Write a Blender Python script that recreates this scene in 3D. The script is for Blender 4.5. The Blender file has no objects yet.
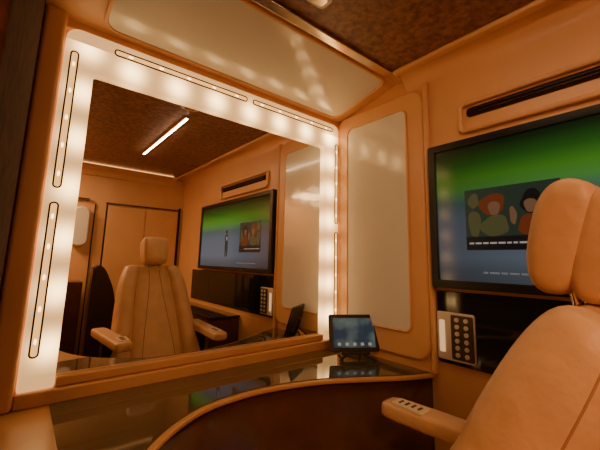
import bpy, bmesh, math, random
from mathutils import Matrix, Vector
random.seed(3)
D=1.22; W=1.238; CZ=2.012; YB=-1.02
col=bpy.context.scene.collection

# ------------------------------------------------------------ materials
def newmat(n):
    m=bpy.data.materials.new(n); m.use_nodes=True
    nt=m.node_tree; return m,nt,nt.nodes['Principled BSDF']
def pmat(n,c,rough=.5,metal=0,noise=0,nscale=30,bump=0,bscale=200,coat=0,emis=None,es=0,c2=None,spec=.5,bd=.002):
    m,nt,b=newmat(n)
    b.inputs['Roughness'].default_value=rough; b.inputs['Metallic'].default_value=metal
    b.inputs['Coat Weight'].default_value=coat; b.inputs['Coat Roughness'].default_value=.05
    b.inputs['Specular IOR Level'].default_value=spec
    tc=nt.nodes.new('ShaderNodeTexCoord')
    tx=nt.nodes.new('ShaderNodeTexNoise'); tx.inputs['Scale'].default_value=nscale; tx.inputs['Detail'].default_value=6
    nt.links.new(tc.outputs['Object'],tx.inputs['Vector'])
    r=nt.nodes.new('ShaderNodeValToRGB')
    if c2 is None: c2=[x*(1-noise) for x in c]
    r.color_ramp.elements[0].color=(*c2,1); r.color_ramp.elements[1].color=(*c,1)
    r.color_ramp.elements[0].position=.35; r.color_ramp.elements[1].position=.65
    nt.links.new(tx.outputs['Fac'],r.inputs['Fac']); nt.links.new(r.outputs['Color'],b.inputs['Base Color'])
    if bump:
        t2=nt.nodes.new('ShaderNodeTexNoise'); t2.inputs['Scale'].default_value=bscale; t2.inputs['Detail'].default_value=3
        nt.links.new(tc.outputs['Object'],t2.inputs['Vector'])
        bp=nt.nodes.new('ShaderNodeBump'); bp.inputs['Strength'].default_value=bump; bp.inputs['Distance'].default_value=bd
        nt.links.new(t2.outputs['Fac'],bp.inputs['Height']); nt.links.new(bp.outputs['Normal'],b.inputs['Normal'])
    if emis:
        b.inputs['Emission Color'].default_value=(*emis,1); b.inputs['Emission Strength'].default_value=es
    return m
LEATHER=pmat('tan_leather',(.70,.41,.22),.46,noise=.12,nscale=14,bump=.55,bscale=26,bd=.006)
LEATHER_D=pmat('dark_leather',(.05,.022,.012),.4,noise=.2,bump=.25)
WALL=pmat('tan_wall',(.80,.45,.22),.34,noise=.06,nscale=6,bump=.1,bscale=150)
PANEL=pmat('frosted_cream_panel',(.80,.79,.72),.14,noise=.04,nscale=4,coat=.8,bump=.6,bscale=9,bd=.005)
BURL=pmat('brown_burl',(.36,.16,.085),.40,c2=(.15,.062,.035),nscale=45,bump=.6,bscale=90)
BURLD=pmat('dark_burl_partition',(.09,.025,.012),.9,c2=(.035,.01,.006),nscale=40,bump=.6,bscale=90,spec=.1)
DBROWN=pmat('dark_brown_lacquer',(.11,.035,.015),.22,noise=.3,nscale=8,coat=.4)
RIM=pmat('tan_rim',(.62,.32,.14),.34,noise=.08,nscale=10,coat=.12)
GLASS=pmat('black_glass',(.012,.014,.010),.05,coat=.4)
SMOKE=pmat('smoked_glass',(.085,.07,.04),.05,noise=.1,nscale=3,coat=.6)
BLACK=pmat('black_plastic',(.012,.012,.012),.3)
SLOT=pmat('slot_black',(.006,.004,.003),.6)
VENT=pmat('vent_brown',(.03,.013,.007),.9,spec=.1)
STEEL=pmat('brushed_steel',(.78,.66,.50),.18,metal=1)
SEAM=pmat('seam_thread',(.40,.20,.10),.6)
PIPING=pmat('cushion_piping',(.25,.12,.055),.6)
FLOOR=pmat('brown_carpet',(.09,.045,.025),.9,noise=.4,nscale=120,bump=.6)
WHITE=pmat('white_plastic',(.8,.76,.7),.3)
BULB=pmat('bulb_glow',(1,.9,.7),.4,emis=(1,.62,.25),es=6)
BAR=pmat('amber_bar_glow',(1,.7,.4),.4,emis=(1,.50,.15),es=1.6)
LAMP=pmat('ceiling_lamp_glow',(1,.9,.75),.4,emis=(1,.72,.42),es=50)
COVE=pmat('cove_glow',(1,.8,.5),.4,emis=(1,.5,.17),es=2)
m,nt,b=newmat('mirror_silver'); b.inputs['Base Color'].default_value=(.97,.96,.94,1);b.inputs['Metallic'].default_value=1;b.inputs['Roughness'].default_value=0.0
MIRROR=m
def diffuser():
    m,nt,b=newmat('backlit_diffuser')
    b.inputs['Base Color'].default_value=(.82,.60,.34,1);b.inputs['Roughness'].default_value=.35
    N=nt.nodes;Lk=nt.links
    tc=N.new('ShaderNodeTexCoord');sp=N.new('ShaderNodeSeparateXYZ');Lk.new(tc.outputs['Object'],sp.inputs[0])
    def mt(op,a,b_=None,c=None):
        n=N.new('ShaderNodeMath');n.operation=op
        for i,v in enumerate((a,b_,c)):
            if v is None: continue
            if isinstance(v,(int,float)): n.inputs[i].default_value=v
            else: Lk.new(v,n.inputs[i])
        return n.outputs[0]
    def line(across,cc,along,a0,pitch,lo,hi,sg):
        d=mt('SUBTRACT',across,cc); d2=mt('MULTIPLY',d,d)
        s=mt('SUBTRACT',along,a0); q=mt('PINGPONG',s,pitch/2); q2=mt('MULTIPLY',q,q)
        e=mt('EXPONENT',mt('MULTIPLY',mt('ADD',d2,q2),-1/(sg*sg)))
        g=mt('MULTIPLY',mt('GREATER_THAN',along,lo),mt('LESS_THAN',along,hi))
        return mt('MULTIPLY',e,g)
    x,z=sp.outputs['X'],sp.outputs['Z']
    l=line(x,.090,z,.95,.15,.88,1.86,.038)
    r=line(x,1.158,z,.95,.15,.88,1.84,.040)
    t=line(z,1.818,x,.22,.155,.14,1.21,.038)
    tot=mt('ADD',mt('ADD',l,r),t)
    st=mt('MULTIPLY_ADD',tot,5.6,.95)
    cr=N.new('ShaderNodeMix');cr.data_type='RGBA';Lk.new(mt('MINIMUM',tot,1.0),cr.inputs[0])
    cr.inputs[6].default_value=(1,.55,.20,1);cr.inputs[7].default_value=(1,.63,.25,1)
    Lk.new(cr.outputs[2],b.inputs['Emission Color']);Lk.new(st,b.inputs['Emission Strength'])
    return m
FRAME=diffuser()

# ------------------------------------------------------------ helpers
def obj(name,me,parent=None,mat=None,smooth=False):
    o=bpy.data.objects.new(name,me); col.objects.link(o)
    if mat: me.materials.append(mat)
    if smooth:
        for p in me.polygons: p.use_smooth=True
    if parent: o.parent=parent
    return o
def meta(o,label,cat,group=None):
    o['label']=label; o['category']=cat
    if group:o['group']=group
def empty(name,loc):
    o=bpy.data.objects.new(name,None); o.location=loc; o.empty_display_size=.05; col.objects.link(o); return o
def setp(o,p):
    bpy.context.view_layer.update(); o.parent=p; o.matrix_parent_inverse=p.matrix_world.inverted()
def bev(o,w,s=3,ang=40):
    md=o.modifiers.new('b','BEVEL'); md.width=w; md.segments=s; md.limit_method='ANGLE'; md.angle_limit=math.radians(ang)
    for p in o.data.polygons: p.use_smooth=True
    o.modifiers.new('w','WEIGHTED_NORMAL')
def box(name,lo,hi,mat,parent=None,bevel=0):
    bm=bmesh.new(); bmesh.ops.create_cube(bm,size=1)
    for v in bm.verts:
        v.co=Vector([(lo[i]+hi[i])/2+v.co[i]*(hi[i]-lo[i]) for i in range(3)])
    me=bpy.data.meshes.new(name); bm.to_mesh(me); bm.free()
    o=obj(name,me,None,mat)
    if parent: setp(o,parent)
    if bevel: bev(o,bevel)
    return o
def rr(w,h,r,n=8,cx=0,cy=0):
    pts=[]
    for (sx,sy,a0) in ((1,1,0),(-1,1,90),(-1,-1,180),(1,-1,270)):
        for i in range(n+1):
            a=math.radians(a0+90*i/n)
            pts.append((cx+sx*(w/2-r)+r*math.cos(a),cy+sy*(h/2-r)+r*math.sin(a)))
    return pts
def prism(name,pts,fn,t,mat,parent=None,bevel=0,inner=None):
    bm=bmesh.new(); n=len(pts)
    a=[bm.verts.new(fn(u,v,0)) for u,v in pts]; b_=[bm.verts.new(fn(u,v,t)) for u,v in pts]
    if inner is None:
        bm.faces.new(a); bm.faces.new(b_[::-1])
        for i in range(n): bm.faces.new((a[i],b_[i],b_[(i+1)%n],a[(i+1)%n]))
    else:
        c=[bm.verts.new(fn(u,v,0)) for u,v in inner]; d=[bm.verts.new(fn(u,v,t)) for u,v in inner]
        for i in range(n):
            j=(i+1)%n
            bm.faces.new((a[i],a[j],c[j],c[i])); bm.faces.new((b_[i],d[i],d[j],b_[j]))
            bm.faces.new((a[i],b_[i],b_[j],a[j])); bm.faces.new((c[i],c[j],d[j],d[i]))
    bmesh.ops.recalc_face_normals(bm,faces=bm.faces)
    me=bpy.data.meshes.new(name); bm.to_mesh(me); bm.free()
    o=obj(name,me,None,mat)
    if parent: setp(o,parent)
    if bevel: bev(o,bevel)
    return o
fM=lambda y0:(lambda u,v,k:(u,y0-k,v))
fB=lambda x0:(lambda u,v,k:(x0-k,u,v))
fT=lambda z0:(lambda u,v,k:(u,v,z0-k))
def loft(name,secs,mat,parent=None,n=28,exp=2.6):
    bm=bmesh.new(); rings=[]
    for (c,ax,ay,rx,ry) in secs:
        c=Vector(c);ax=Vector(ax);ay=Vector(ay);ring=[]
        for i in range(n):
            a=2*math.pi*i/n; ca,sa=math.cos(a),math.sin(a)
            ring.append(bm.verts.new(c+ax*(rx*math.copysign(abs(ca)**(2/exp),ca))+ay*(ry*math.copysign(abs(sa)**(2/exp),sa))))
        rings.append(ring)
    for r0,r1 in zip(rings,rings[1:]):
        for i in range(n): bm.faces.new((r0[i],r0[(i+1)%n],r1[(i+1)%n],r1[i]))
    bm.faces.new(rings[0][::-1]); bm.faces.new(rings[-1])
    bmesh.ops.recalc_face_normals(bm,faces=bm.faces)
    me=bpy.data.meshes.new(name); bm.to_mesh(me); bm.free()
    o=obj(name,me,None,mat,True)
    if parent: setp(o,parent)
    return o
def cap(t,p=2.5):
    x=abs(2*t-1); return max(.02,(1-x**p)**(1/p))
def tube(name,pts,r,mat,parent=None,cyc=False):
    c=bpy.data.curves.new(name,'CURVE'); c.dimensions='3D'; s=c.splines.new('POLY'); s.points.add(len(pts)-1)
    for i,p in enumerate(pts): s.points[i].co=(*p,1)
    s.use_cyclic_u=cyc; c.bevel_depth=r; c.bevel_resolution=2; c.use_fill_caps=True
    t=bpy.data.objects.new(name+'_c',c); col.objects.link(t); bpy.context.view_layer.update()
    me=bpy.data.meshes.new_from_object(t.evaluated_get(bpy.context.evaluated_depsgraph_get()))
    bpy.data.objects.remove(t)
    me.materials.clear(); o=obj(name,me,None,mat,True)
    if parent: setp(o,parent)
    return o
def sphere(name,c,r,mat,parent=None,sc=(1,1,1)):
    bm=bmesh.new(); bmesh.ops.create_uvsphere(bm,u_segments=12,v_segments=8,radius=r)
    for v in bm.verts: v.co=Vector((v.co.x*sc[0],v.co.y*sc[1],v.co.z*sc[2]))+Vector(c)
    me=bpy.data.meshes.new(name); bm.to_mesh(me); bm.free(); o=obj(name,me,None,mat,True)
    if parent:setp(o,parent)
    return o
def struct(o,name): o.name=name; o['kind']='structure'; return o

# ------------------------------------------------------------ room shell
struct(box('w',(-1.3,D+.006,0),(W+.1,D+.1,2.15),WALL),'wall_front')
struct(box('w',(W,YB-.1,0),(W+.1,D+.006,2.15),WALL),'wall_right')
struct(box('w',(-1.3,YB-.1,0),(W,YB,2.15),WALL),'wall_back')
struct(box('w',(-1.4,YB-.1,0),(-1.3,D+.1,2.15),WALL),'wall_left')
struct(box('w',(-1.4,YB-.1,-.1),(W+.1,D+.1,0),FLOOR),'floor')
struct(box('w',(-1.3,YB,CZ),(W,D+.006,CZ+.12),BURL),'ceiling')
PX=-.03; PT=.022
SL=lambda y: 1.925+(1.22-y)*(CZ-1.925)/(1.22-.83)
def slope_fn(off):
    def f(u,v,k):
        return (u,v,SL(v)-off-k)
    return f
tr=prism('w',[(PX,1.22),(W,1.22),(W,.83),(PX,.83)],slope_fn(-.02),.02,WALL); struct(tr,'trim_1')
tr=box('w',(PX,.797,CZ-.014),(W,.835,CZ+.0),STEEL,bevel=.004); struct(tr,'trim_2')
def cove(name,y0,y1,r=.08):
    pts=[(W,CZ)]+[(W-r+r*math.sin(math.radians(a)),CZ-r+r*math.cos(math.radians(a))) for a in range(0,91,6)]
    return prism(name,pts,lambda u,v,k:(u,y0+k,v),y1-y0,WALL)
tr=cove('w',YB,.797); struct(tr,'trim_3')
tr=box('w',(W-.105,YB,CZ-.020),(W-.07,.797,CZ),WALL,bevel=.009); struct(tr,'trim_14')
tr=prism('w',[(YB,CZ),(YB,CZ-.10),(YB+.018,CZ-.10),(YB+.03,CZ-.06),(YB+.07,CZ-.03),(YB+.075,CZ-.012),(YB+.04,CZ-.012),(YB+.04,CZ)],lambda u,v,k:(-.9+k,u,v),W-.105+.9,WALL); struct(tr,'trim_4')
cv=box('cove_lamp',(-.6,YB+.045,CZ-.0115),(W-.14,YB+.072,CZ-.004),COVE);meta(cv,'thin warm light strip in the cornice above the rear doors','cove light')
tr=box('w',(PX,1.2,1.9),(W,1.226,1.945),WALL,bevel=.006); struct(tr,'trim_5')
tr=box('w',(PX,1.175,.80),(.026,1.226,CZ),WALL,bevel=.012); struct(tr,'trim_6')
tr=prism('w',rr(.485,1.10,.055,cx=.9575,cy=1.385),fB(W),PT,WALL,bevel=.013); struct(tr,'trim_7')
tr=box('w',(W-.022,.69,.80),(W,.712,CZ-.06),WALL,bevel=.009); struct(tr,'trim_8')
p=box('partition_panel',(-.12,.35,0),(PX-.001,1.226,CZ),BURLD,bevel=.01)
meta(p,'dark brown textured partition beside the lit mirror','partition')

p=empty('wall_panel',(W-PT,.955,.937))
q=prism('panel_face',rr(.33,.92,.028,cx=.955,cy=1.397),fB(W-PT),.006,PANEL,p,bevel=.003)
q=prism('panel_border',rr(.344,.934,.034,cx=.955,cy=1.397),fB(W-PT),.009,WALL,p,bevel=.003,inner=rr(.33,.92,.028,cx=.955,cy=1.397))
meta(p,'tall cream frosted panel with rounded corners beside the television','wall panel')
p=empty('ceiling_panel',(.65,1.0,SL(1.0)))
q=prism('panel_face',rr(1.05,.31,.04,cx=.65,cy=1.015),slope_fn(0),.006,PANEL,p,bevel=.003)
q=prism('panel_border',rr(1.07,.33,.05,cx=.65,cy=1.015),slope_fn(0),.009,WALL,p,bevel=.003,inner=rr(1.05,.31,.04,cx=.65,cy=1.015))
meta(p,'long cream frosted glossy panel sloping above the lit mirror','ceiling panel')

# ------------------------------------------------------------ back wall doors
for i,(x0,x1) in enumerate(((.56,.88),(.885,1.19))):
    d=box('w',(x0,YB,.02),(x1,YB+.012,1.66),WALL,bevel=.004); struct(d,'door_%d'%(i+1))
d=box('w',(1.195,YB,.02),(1.212,YB+.02,1.7),SLOT); struct(d,'trim_9')
d=box('w',(.54,YB,1.668),(1.2,YB+.02,1.682),DBROWN); struct(d,'trim_10')
d=box('w',(.545,YB,.02),(.556,YB+.008,1.668),SLOT); struct(d,'trim_11')
d=box('w',(-.2,YB,1.68),(-.19+.6,YB+.02,1.70),DBROWN); struct(d,'trim_12')
d=box('w',(.455,YB,.02),(.463,YB+.008,1.66),SLOT); struct(d,'trim_13')
p=prism('wall_fitting',rr(.13,.34,.06,cx=.36,cy=1.45),lambda u,v,k:(u,YB+k,v),.05,WHITE,bevel=.015)  # plain white rounded panel on the rear wall
meta(p,'white rounded plastic fitting on the rear wall beside the doors','wall fitting')

# ------------------------------------------------------------ mirror
vm=empty('vanity_mirror',(.6,D,.84))
meta(vm,'large rectangular mirror in a glowing frosted frame with warm bulbs','mirror')
box('mirror_glass',(.09,D-.004,.845),(1.15,D,1.80),MIRROR,vm)
FY=D-.03
def ushape():
    ox0,ox1,oz0,oz1=.03,1.215,.840,1.903; ix0,ix1,iz1=.112,1.128,1.775; r=.035; ri=.012
    def arc(cx,cz,r,a0,a1,n=6): return [(cx+r*math.cos(math.radians(a0+(a1-a0)*i/n)),cz+r*math.sin(math.radians(a0+(a1-a0)*i/n))) for i in range(n+1)]
    o=[(ox0,oz0)]+arc(ox0+r,oz1-r,r,180,90)+arc(ox1-r,oz1-r,r,90,0)+[(ox1,oz0)]
    i=[(ix0,oz0)]+arc(ix0+ri,iz1-ri,ri,180,90)+arc(ix1-ri,iz1-ri,ri,90,0)+[(ix1,oz0)]
    return o,i
o_,i_=ushape()
bm=bmesh.new();n=len(o_)
A=[bm.verts.new((u,FY,v)) for u,v in o_];B=[bm.verts.new((u,FY+.004,v)) for u,v in i_]
A2=[bm.verts.new((u,D,v)) for u,v in o_];B2=[bm.verts.new((u,D,v)) for u,v in i_]
for k in range(n-1):
    bm.faces.new((A[k],A[k+1],B[k+1],B[k]));bm.faces.new((A2[k],B2[k],B2[k+1],A2[k+1]))
    bm.faces.new((A[k],A2[k],A2[k+1],A[k+1]));bm.faces.new((B[k],B[k+1],B2[k+1],B2[k]))
for k in (0,-1): bm.faces.new((A[k],B[k],B2[k],A2[k]))
bmesh.ops.recalc_face_normals(bm,faces=bm.faces)
me=bpy.data.meshes.new('light_frame');bm.to_mesh(me);bm.free()
fr=obj('light_frame',me,None,FRAME);setp(fr,vm);bev(fr,.006,3,50)
box('bottom_rail',(.113,D-.026,.840),(1.127,D-.005,.866),RIM,vm,bevel=.005)
slots=[('v',.056,1.392,1.825),('v',.056,.925,1.352),('h',1.868,.16,.665),('h',1.868,.69,1.17),('v',1.198,1.385,1.80),('v',1.198,.93,1.345)]
for (k,c,a,b_) in slots:
    L=b_-a; wd=.024
    def R_(d):
        return rr(wd-d,L-d,(wd-d)/2-.0005,cx=c,cy=(a+b_)/2) if k=='v' else rr(L-d,wd-d,(wd-d)/2-.0005,cx=(a+b_)/2,cy=c)
    s=prism('light_slot',R_(0),fM(FY),.003,SLOT,vm,inner=R_(.009))
    prism('light_bar',R_(.009),fM(FY),.0015,BAR,s)
    nb=5
    for j in range(nb):
        t=a+L*(j+.5)/nb
        P=(c,FY-.001,t) if k=='v' else (t,FY-.001,c)
        sphere('bulb',P,.0038,BULB,s,sc=(1,.6,2.2) if k=='v' else (2.2,.6,1))

# ------------------------------------------------------------ counter
TZ=.80; WX=W-.001
ctrl=[(WX,.70),(1.12,.745),(1.0,.81),(.88,.875),(.77,.915),(.65,.94),(.55,.942),(.45,.925),(.37,.885),(.30,.83),(.24,.76),(.19,.66),(.16,.55),(.15,.42)]
def cat(P,m=5):
    out=[]
    for i in range(len(P)-1):
        p0=P[max(i-1,0)];p1=P[i];p2=P[i+1];p3=P[min(i+2,len(P)-1)]
        for j in range(m):
            t=j/m
            out.append(tuple(.5*((2*p1[k])+(-p0[k]+p2[k])*t+(2*p0[k]-5*p1[k]+4*p2[k]-p3[k])*t*t+(-p0[k]+3*p1[k]-3*p2[k]+p3[k])*t**3) for k in (0,1)))
    out.append(P[-1]); return out
edge=cat(ctrl)
def offs(E,d):
    r=[]
    for i,(x,y) in enumerate(E):
        a=E[max(i-1,0)];b_=E[min(i+1,len(E)-1)]
        tx,ty=b_[0]-a[0],b_[1]-a[1];l=math.hypot(tx,ty); r.append((x+ty/l*d,y-tx/l*d))
    return r
vc=empty('vanity_counter',(.6,1.05,0))
meta(vc,'built-in counter with smoky glass top and curved glossy tan edge','counter')
prism('counter_top',edge+[(PX,.42),(PX,1.224),(WX,1.224)],fT(TZ),.014,RIM,vc,bevel=.005)
gl=[p for p in offs(edge,.016) if p[0]<W-.02 and p[1]>.80 or p[0]>.7 and p[0]<W-.02]
gl=[(WX-.012,gl[0][1]-.008)]+gl
gin=gl+[(.125,gl[-1][1]+.02),(.104,gl[-1][1]+.05),(.104,1.178),(WX-.012,1.178)]
prism('glass_inlay',gin,lambda u,v,k:(u,v,TZ+.003-k),.003,SMOKE,vc)
ap=offs(edge,.02); ap2=offs(edge,.045)
bm=bmesh.new()
r=[[bm.verts.new((min(x,W-.003),y,z)) for x,y in e] for e,z in ((ap,TZ-.014),(ap,0),(ap2,0),(ap2,TZ-.014))]
for k in range(4):
    for i in range(len(ap)-1): bm.faces.new((r[k][i],r[k][i+1],r[(k+1)%4][i+1],r[(k+1)%4][i]))
bmesh.ops.recalc_face_normals(bm,faces=bm.faces)
me=bpy.data.meshes.new('apron');bm.to_mesh(me);bm.free();o=obj('apron',me,None,DBROWN,True);setp(o,vc)
box('sill',(.026,1.182,TZ),(1.215,1.222,.839),RIM,vc,bevel=.006)
sd=empty('side_cabinet',(1.15,-.12,0));meta(sd,'low dark cabinet with black glass top below the television','cabinet')
box('cabinet_body',(1.03,-.60,0),(WX,.26,.795),DBROWN,sd,bevel=.006)
box('cabinet_top',(1.015,-.61,.796),(WX,.27,.815),GLASS,sd,bevel=.004)
box('cabinet_door',(1.02,-.16,.05),(1.0295,.25,.77),DBROWN,sd,bevel=.003)
box('cabinet_door',(1.02,-.59,.05),(1.0295,-.17,.77),DBROWN,sd,bevel=.003)

# ------------------------------------------------------------ television
def bframe(name,y0,y1,z0,z1,b_,t,x0,mat,parent,r=.008,bevel=.003):
    return prism(name,rr(y1-y0,z1-z0,r,cx=(y0+y1)/2,cy=(z0+z1)/2),fB(x0),t,mat,parent,bevel=bevel,
        inner=rr(y1-y0-2*b_,z1-z0-2*b_,max(.003,r-b_),cx=(y0+y1)/2,cy=(z0+z1)/2))
tv=empty('television',(W,.13,1.116)); meta(tv,'wide black flat television with green and blue screen on wall','television')
ty0,ty1,tz0,tz1=-.428,.683,1.116,1.651
box('tv_body',(W-.03,ty0+.01,tz0+.01),(W,ty1-.01,tz1-.01),BLACK,tv)
bframe('bezel',ty0,ty1,tz0,tz1,.028,.045,W,BLACK,tv)
m,nt,b=newmat('tv_picture')
b.inputs['Base Color'].default_value=(.01,.01,.012,1);b.inputs['Roughness'].default_value=.12
tc=nt.nodes.new('ShaderNodeTexCoord');sp=nt.nodes.new('ShaderNodeSeparateXYZ');nt.links.new(tc.outputs['Object'],sp.inputs[0])
mr=nt.nodes.new('ShaderNodeMapRange');mr.inputs['From Min'].default_value=1.116;mr.inputs['From Max'].default_value=1.651
nt.links.new(sp.outputs['Z'],mr.inputs['Value'])
cr=nt.nodes.new('ShaderNodeValToRGB');e=cr.color_ramp.elements
e[0].position=0;e[0].color=(.05,.06,.07,1);e[1].position=1;e[1].color=(.0,.004,.002,1)
for ps,c in ((.12,(.07,.085,.10,1)),(.2,(.10,.125,.155,1)),(.45,(.085,.115,.145,1)),(.56,(.055,.10,.095,1)),(.65,(.06,.21,.035,1)),(.72,(.055,.20,.015,1)),(.82,(.015,.085,.008,1)),(.92,(.002,.018,.003,1))):
    k=e.new(ps);k.color=c
mr2=nt.nodes.new('ShaderNodeMapRange');nt.links.new(sp.outputs['Y'],mr2.inputs['Value'])
for kk,v in (('From Min',.68),('From Max',.10),('To Min',.38),('To Max',.95)): mr2.inputs[kk].default_value=v
nt.links.new(mr.outputs[0],cr.inputs[0]);nt.links.new(cr.outputs[0],b.inputs['Emission Color']);nt.links.new(mr2.outputs[0],b.inputs['Emission Strength'])
sc=box('screen',(W-.036,ty0+.026,tz0+.026),(W-.030,ty1-.026,tz1-.026),m,None); setp(sc,tv)
def em(n,c,s=.34): return pmat(n,[x*.4 for x in c],.3,emis=c,es=s,noise=0)
px=W-.0365
def flat(name,y0,y1,z0,z1,mat,parent,k=0,r=.002): return prism(name,rr(y1-y0,z1-z0,r,cx=(y0+y1)/2,cy=(z0+z1)/2),fB(px-k),.0005,mat,parent)
card=flat('picture_card',.27,.55,1.25,1.46,em('card_teal',(.03,.06,.045)),sc)
PM=em('card_red',(.20,.05,.02)); SKIN=em('card_skin',(.24,.14,.08)); OLV=em('card_olive',(.11,.12,.05)); DK=em('card_dark',(.01,.012,.015)); TX=em('card_text',(.6,.6,.56))
def blob(cy,cz,ry,rz,mat,k,n=24,ph=0,par=None):
    return prism('picture_shape',[(cy+ry*math.cos(2*math.pi*i/n)*(1+.14*math.sin(3*(2*math.pi*i/n)+ph)),cz+rz*math.sin(2*math.pi*i/n)*(1+.12*math.cos(2*(2*math.pi*i/n)+ph))) for i in range(n)],fB(px-k),.0004,mat,par or card)
blob(.46,1.402,.040,.038,PM,.0006,ph=1);blob(.455,1.388,.018,.026,SKIN,.001);blob(.455,1.33,.045,.034,OLV,.0012,ph=2)
blob(.345,1.40,.032,.036,DK,.0006,ph=3);blob(.35,1.387,.017,.024,SKIN,.001);blob(.345,1.325,.045,.034,PM,.0012,ph=4)
blob(.40,1.36,.010,.030,SKIN,.0009,ph=5);blob(.52,1.34,.02,.05,OLV,.0009,ph=6);blob(.52,1.42,.018,.025,OLV,.0005,ph=2);blob(.30,1.36,.016,.05,OLV,.0007,ph=1)
flat('caption_bar',.27,.55,1.25,1.295,DK,card,.0018)
yy=.54
for k in range(9):
    w=random.uniform(.012,.026); flat('caption_mark',yy-w,yy,1.270,1.276,TX,card,.0022,.0005); yy-=w+.005
yy=.50
dim=em('mark_dim',(.24,.30,.36))
for k in range(10):
    w=random.uniform(.01,.03); flat('caption_mark',yy-w,yy,1.172,1.178,dim,sc,.0006,.0005); yy-=w+.005
for a_ in ((.07,1.405,.012,.016,DK,.0006),(.07,1.35,.024,.04,DK,.0006),(.057,1.27,.009,.06,DK,.0006),(.083,1.27,.009,.06,DK,.0006),(.075,1.355,.01,.02,TX,.0012)): blob(*a_,par=sc)

p=box('glass_wall_panel',(W-.012,-.62,.85),(W,.685,1.103),GLASS,bevel=.004)
meta(p,'black glossy glass panel on the wall under the television','wall panel')
cp=empty('control_panel',(W-.012,.615,.86));meta(cp,'silver control panel with round metal buttons under the television','control panel')
SAT=pmat('satin_silver',(.86,.78,.66),.36,metal=.5)
prism('face_plate',rr(.135,.165,.008,cx=.615,cy=.947),fB(W-.0125),.008,SAT,cp,bevel=.002)
prism('button_plate',rr(.078,.15,.006,cx=.590,cy=.947),fB(W-.0205),.003,pmat('bronze_plate',(.12,.09,.06),.3,metal=.7),cp,bevel=.001)
prism('glow_strip',rr(.020,.11,.005,cx=.663,cy=.945),fB(W-.0205),.003,pmat('strip_glow',(.8,.65,.45),.3,emis=(1,.62,.32),es=.7),cp,bevel=.001)  # pale side of the plate, brightened by added emission
for i in range(2):
    for j in range(6):
        cy_,cz_=.574+.032*i,.889+.0235*j
        prism('button',[(cy_+.0078*math.cos(2*math.pi*k/16),cz_+.0078*math.sin(2*math.pi*k/16)) for k in range(16)],fB(W-.0235),.006,SAT,cp,bevel=.0015)
av=empty('air_vent',(W,.24,1.70));meta(av,'long narrow recessed air slot above the television','air vent')
bframe('vent_surround',-.14,.57,1.683,1.806,.018,.020,W,WALL,av,r=.025,bevel=.008)
prism('vent_slot',rr(.66,.034,.012,cx=.21,cy=1.762),fB(W),.006,VENT,av)
for k in range(2): box('louvre',(W-.012,-.10,1.754+k*.012),(W-.006,.51,1.7562+k*.012),LEATHER_D,av)

# ------------------------------------------------------------ ceiling lights
x,y0,y1=.655,-.34,.56
cl=empty('ceiling_lamp',(x,(y0+y1)/2,CZ));meta(cl,'slim bright linear ceiling lamp above the chair','ceiling lamp')
box('lamp_housing',(x-.014,y0-.01,CZ-.010),(x+.014,y1+.01,CZ),STEEL,cl,bevel=.003)
box('lamp_diffuser',(x-.005,y0,CZ-.014),(x+.005,y1,CZ-.008),LAMP,cl)
sm=empty('ceiling_spotlight',(.62,.72,CZ));meta(sm,'small white recessed ceiling light fitting','ceiling light')
prism('fitting_ring',rr(.09,.06,.02,cx=.62,cy=.70),lambda u,v,k:(u,v,CZ-k),.008,WHITE,sm,bevel=.003)
prism('fitting_lens',rr(.06,.035,.012,cx=.62,cy=.70),lambda u,v,k:(u,v,CZ-.008-k),.003,STEEL,sm)

# ------------------------------------------------------------ tablet
tb=empty('tablet',(1.12,1.0,TZ+.02));meta(tb,'black tablet with lit screen leaning on counter stand','tablet')
ts=empty('tablet_stand',(1.12,1.0,TZ));meta(ts,'small black folding stand holding the tablet on counter','tablet stand')
a=math.radians(-32);lean=math.radians(16)
M=Matrix.Translation((1.125,1.0,TZ+.030))@Matrix.Rotation(a,4,'Z')@Matrix.Rotation(-lean,4,'X')
MS=Matrix.Translation((1.125,1.0,TZ+.0045))@Matrix.Rotation(a,4,'Z')
def fx(o,Mx,par):
    o.data.transform(Mx);setp(o,par)
def tp(name,pts,y0,t,mat,par,Mx,bevel=0,inner=None):
    o=prism(name,pts,lambda u,v,k:(u,y0-k,v),t,mat,None,inner=inner);fx(o,Mx,par)
    if bevel:bev(o,bevel)
    return o
tp('tablet_body',rr(.215,.150,.01,cy=.075),.004,.008,BLACK,tb,M,.002)
m,nt,b=newmat('tablet_screen_glow');tc=nt.nodes.new('ShaderNodeTexCoord');no=nt.nodes.new('ShaderNodeTexNoise');no.inputs['Scale'].default_value=14
nt.links.new(tc.outputs['Object'],no.inputs['Vector']);cr=nt.nodes.new('ShaderNodeValToRGB');cr.color_ramp.elements[0].position=.4;cr.color_ramp.elements[1].position=.7
cr.color_ramp.elements[0].color=(.012,.035,.055,1);cr.color_ramp.elements[1].color=(.10,.14,.12,1);nt.links.new(no.outputs[0],cr.inputs[0]);nt.links.new(cr.outputs[0],b.inputs['Emission Color'])
b.inputs['Emission Strength'].default_value=.8;b.inputs['Base Color'].default_value=(.02,.02,.02,1);b.inputs['Roughness'].default_value=.1
tsc=tp('tablet_screen',rr(.180,.118,.003,cy=.076),-.0042,.0006,m,tb,M)
ic=em('app_icon',(.35,.36,.28),.6)
for i in range(5):
    tp('app_icon',rr(.014,.012,.003,cx=-.066+.033*i,cy=.03),-.005,.0005,ic,tsc,M)
tp('cradle',rr(.12,.010,.004,cy=-.006),.012,.028,BLACK,ts,M,.002)
for sx in (-.05,.05):
    tp('cradle_hook',rr(.012,.026,.004,cx=sx,cy=.004),-.012,.005,BLACK,ts,M,.001)
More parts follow.
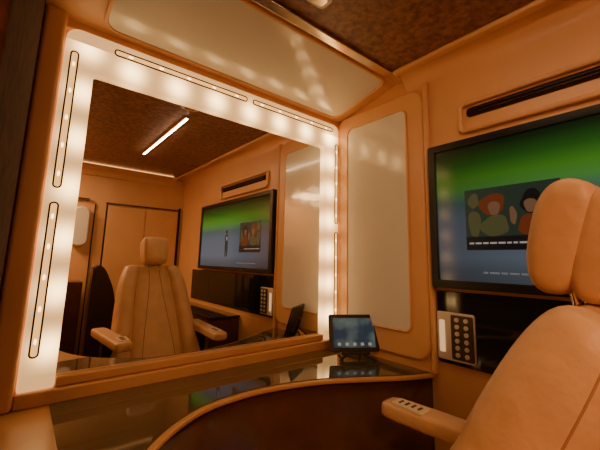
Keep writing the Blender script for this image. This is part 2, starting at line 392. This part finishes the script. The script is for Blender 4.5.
for sx in (-1,1):
    tube('stand_leg',[MS@Vector(q) for q in ((sx*.03,.0,.018),(sx*.075,-.045,.004))],.0045,BLACK,ts)
    tube('stand_leg',[MS@Vector(q) for q in ((sx*.02,.035,.05),(sx*.05,.085,.004))],.0045,BLACK,ts)
tube('stand_spine',[MS@Vector(q) for q in ((0,.012,.016),(0,.045,.10))],.007,BLACK,ts)

# ------------------------------------------------------------ chair
CX=.665
ch=empty('captain_chair',(CX,.45,0));meta(ch,'tan leather reclining captain chair with headrest facing the mirror','chair')
X=(1,0,0)
def spine(t): return Vector((CX,.395-.31*t,.50+.635*t))
N=Vector((0,.635,.31)).normalized()
S=[]
for i in range(27):
    q=i/26;q=.5-.5*math.cos(math.pi*q);k=cap(q,4.5);t=.99*q
    S.append((spine(t)+N*(-.050),X,N,(.250-.08*t)*(.78+.22*k) if k>.02 else .12,.042*k))
shell=loft('backrest_shell',S,LEATHER,ch,n=44,exp=3)
S=[]
for i in range(31):
    q=i/30;q=.5-.5*math.cos(math.pi*q);k=cap(q,5);t=.02+.98*q
    S.append((spine(t)+N*.014,X,N,(.165-.065*t)*(.8+.2*k) if k>.02 else .07,.050*k))
cush=loft('backrest_cushion',S,LEATHER,ch,n=36,exp=3)
for s in (-1,1):
    S=[]
    def bc(t): return s*(.214-.077*t-.020*max(0,(t-.75)/.25)**2)
    def br(t): return .056-.006*t
    for i in range(41):
        q=i/40;q=.5-.5*math.cos(math.pi*q);t=1.0*q;k=cap(q,4.6)
        pucker=1-.06*sum(math.exp(-((t-c_)/.012)**2) for c_ in (.36,.68))
        S.append((spine(t)+Vector((bc(t),0,0))+N*.012,X,N,br(t)*pucker*(.6+.4*k) if k>.02 else .02,.066*k*pucker))
    bo=loft('backrest_bolster',S,LEATHER,ch,n=36,exp=2.3)
    e=2/2.3
    for ang,side,rad in ((25,-1,.0014),):
        pts=[]
        for i in range(29):
            t=.06+.88*i/28;k=cap(t,4.6);aa=math.radians(ang)
            pts.append(spine(t)+Vector((bc(t)+s*br(t)*(.6+.4*k)*math.cos(aa)**e*.99,0,0))+N*(.012+side*.066*k*math.sin(aa)**e))
        tube('seam',pts,rad,SEAM,bo)
for xo0,xo1 in ((-.095,-.030),(.095,.030)):
    pts=[]
    for i in range(25):
        t=.06+.88*i/24; s=(t-.02)/.98; k=cap(s,5)
        w=(.165-.065*t)*(.8+.2*k); x=xo0+(xo1-xo0)*(.5-.5*math.cos(math.pi*t))
        dd=.050*k*(max(0,1-abs(x/w)**3))**(1/3)
        pts.append(spine(t)+Vector((x,0,0))+N*(.014+dd-.0003))
    tube('seam',pts,.0018,PIPING,cush)
HC=Vector((CX,.130,1.240)); HN=Vector((0,.96,.28)).normalized(); HU=Vector((0,-.28,.96)).normalized()
hr=empty('headrest',HC);setp(hr,ch)
def pad(name,c,hw,hh,hd,par,mat=LEATHER,n=28,p=2.6,ex=3.0,taper=.12):
    S=[]
    for i in range(n+1):
        s=i/n;s=.5-.5*math.cos(math.pi*s);k=cap(s,p)
        S.append((Vector(c)+HU*(hh*(2*s-1)),X,HN,hw*(.70+.30*k)*(1-taper*(1-s)) if k>.02 else hw*.55,hd*k*(.80+.20*s)))
    return loft(name,S,mat,par,n=44,exp=ex)
hc=pad('headrest_cushion',HC+HN*.014,.083,.086,.050,hr,ex=3.4,p=2.7)
hb=pad('headrest_back',HC-HN*.034,.082,.082,.044,hr,ex=3.6,p=2.7)
for s in (-1,1): tube('headrest_post',[HC+Vector((s*.035,.01,-.06)),HC+Vector((s*.035,-.0,-.15))],.006,STEEL,hr)
S=[]
for i in range(19):
    s=i/18;s=.5-.5*math.cos(math.pi*s);k=cap(s,4)
    S.append((Vector((CX,.32+.42*s,.47+.02*s)),X,(0,0,1),.235*(.6+.4*k) if k>.02 else .1,.075*k))
loft('seat_cushion',S,LEATHER,ch,exp=3)
box('seat_base',(CX-.2,.33,.30),(CX+.2,.68,.41),LEATHER_D,ch,bevel=.02)
box('pedestal',(CX-.12,.40,.03),(CX+.12,.62,.30),BLACK,ch,bevel=.02)
box('floor_plate',(CX-.2,.33,0),(CX+.2,.69,.03),BLACK,ch,bevel=.005)
PLATE=pmat('pale_switch_plate',(.75,.62,.45),.35)
for s,ax0,ax1,y1 in ((-1,.385,.425,.635),(1,.935,.898,.67)):
    y0=.17
    S=[]
    for i in range(19):
        q=i/18;q=.5-.5*math.cos(math.pi*q);k=cap(q,6)
        S.append((Vector((ax0+(ax1-ax0)*q,y0+(y1-y0)*q,.780)),X,(0,0,1),.041*(.6+.4*k) if k>.02 else .02,.024*(.5+.5*k) if k>.02 else .012))
    ar=loft('armrest',S,LEATHER,ch,exp=4)
    Mx=Matrix.Translation((ax1-.003*s,y1-.08,.8035))
    cpad=prism('armrest_control',rr(.050,.10,.01),lambda u,v,k:Mx@Vector((u,v,.003-k)),.006,PLATE,ar,bevel=.001)
    for j in range(4):
        prism('armrest_button',rr(.022,.007,.002,cy=-.030+.020*j),lambda u,v,k:Mx@Vector((u,v,.0045-k)),.003,DBROWN,ar)
    box('armrest_bracket',(min(ax0,ax1)-.015+.01*(1-s)/2,.28,.46),(max(ax0,ax1)+.015,.36,.765),BLACK,ch,bevel=.01)

# ------------------------------------------------------------ dark console behind
c2=prism('side_console',cat([(.43,.2),(.43,1.03),(.445,1.11),(.475,1.13),(.515,1.10),(.555,1.02),(.59,.92),(.61,.75),(.615,.2)],4),lambda u,v,k:(u,-.66+k,v),.10,LEATHER_D,bevel=.02)
box('console_base',(.42,-.80,0),(.62,-.50,.24),LEATHER_D,c2,bevel=.01)
meta(c2,'dark brown leather side console with curved top behind the chair','console')
cb=box('storage_cabinet',(-.2,YB+.03,.0),(.40,-.75,1.0),DBROWN,bevel=.01);meta(cb,'dark brown lacquered storage cabinet against rear wall','cabinet')

# ------------------------------------------------------------ lights
def area(name,loc,rot,sx,sy,pw,c):
    l=bpy.data.lights.new(name,'AREA');l.shape='RECTANGLE';l.size=sx;l.size_y=sy;l.energy=pw;l.color=c
    o=bpy.data.objects.new(name,l);o.location=loc;o.rotation_euler=rot;col.objects.link(o);return o
area('fill_light',(-.30,-.70,CZ-.02),(0,0,0),.4,.35,22,(1,.56,.25))  # added warm fill out of view, brightens the chair and rear wall
w=bpy.data.worlds.new('w');bpy.context.scene.world=w;w.use_nodes=True
w.node_tree.nodes['Background'].inputs[0].default_value=(.3,.15,.07,1);w.node_tree.nodes['Background'].inputs[1].default_value=.3

# ------------------------------------------------------------ camera
yaw,tilt,roll,f,cy=math.radians(39.043),math.radians(8.949),math.radians(-1.336),337.829,207.649
R=Vector((math.cos(yaw),-math.sin(yaw),0));F0=Vector((math.sin(yaw),math.cos(yaw),0));Z=Vector((0,0,1))
F=F0*math.cos(tilt)+Z*math.sin(tilt);U=-F0*math.sin(tilt)+Z*math.cos(tilt)
Xr=R*math.cos(roll)-U*math.sin(roll);Yr=R*math.sin(roll)+U*math.cos(roll)
cam=bpy.data.cameras.new('camera');co=bpy.data.objects.new('camera',cam);col.objects.link(co)
cam.sensor_width=36;cam.sensor_fit='HORIZONTAL';cam.lens=f/600*36;cam.shift_y=-(225-cy)/600;cam.clip_start=.01
Mc=Matrix.Identity(4)
for i in range(3): Mc[i][0]=Xr[i];Mc[i][1]=Yr[i];Mc[i][2]=-F[i]
Mc[2][3]=1.2
co.matrix_world=Mc
bpy.context.scene.camera=co
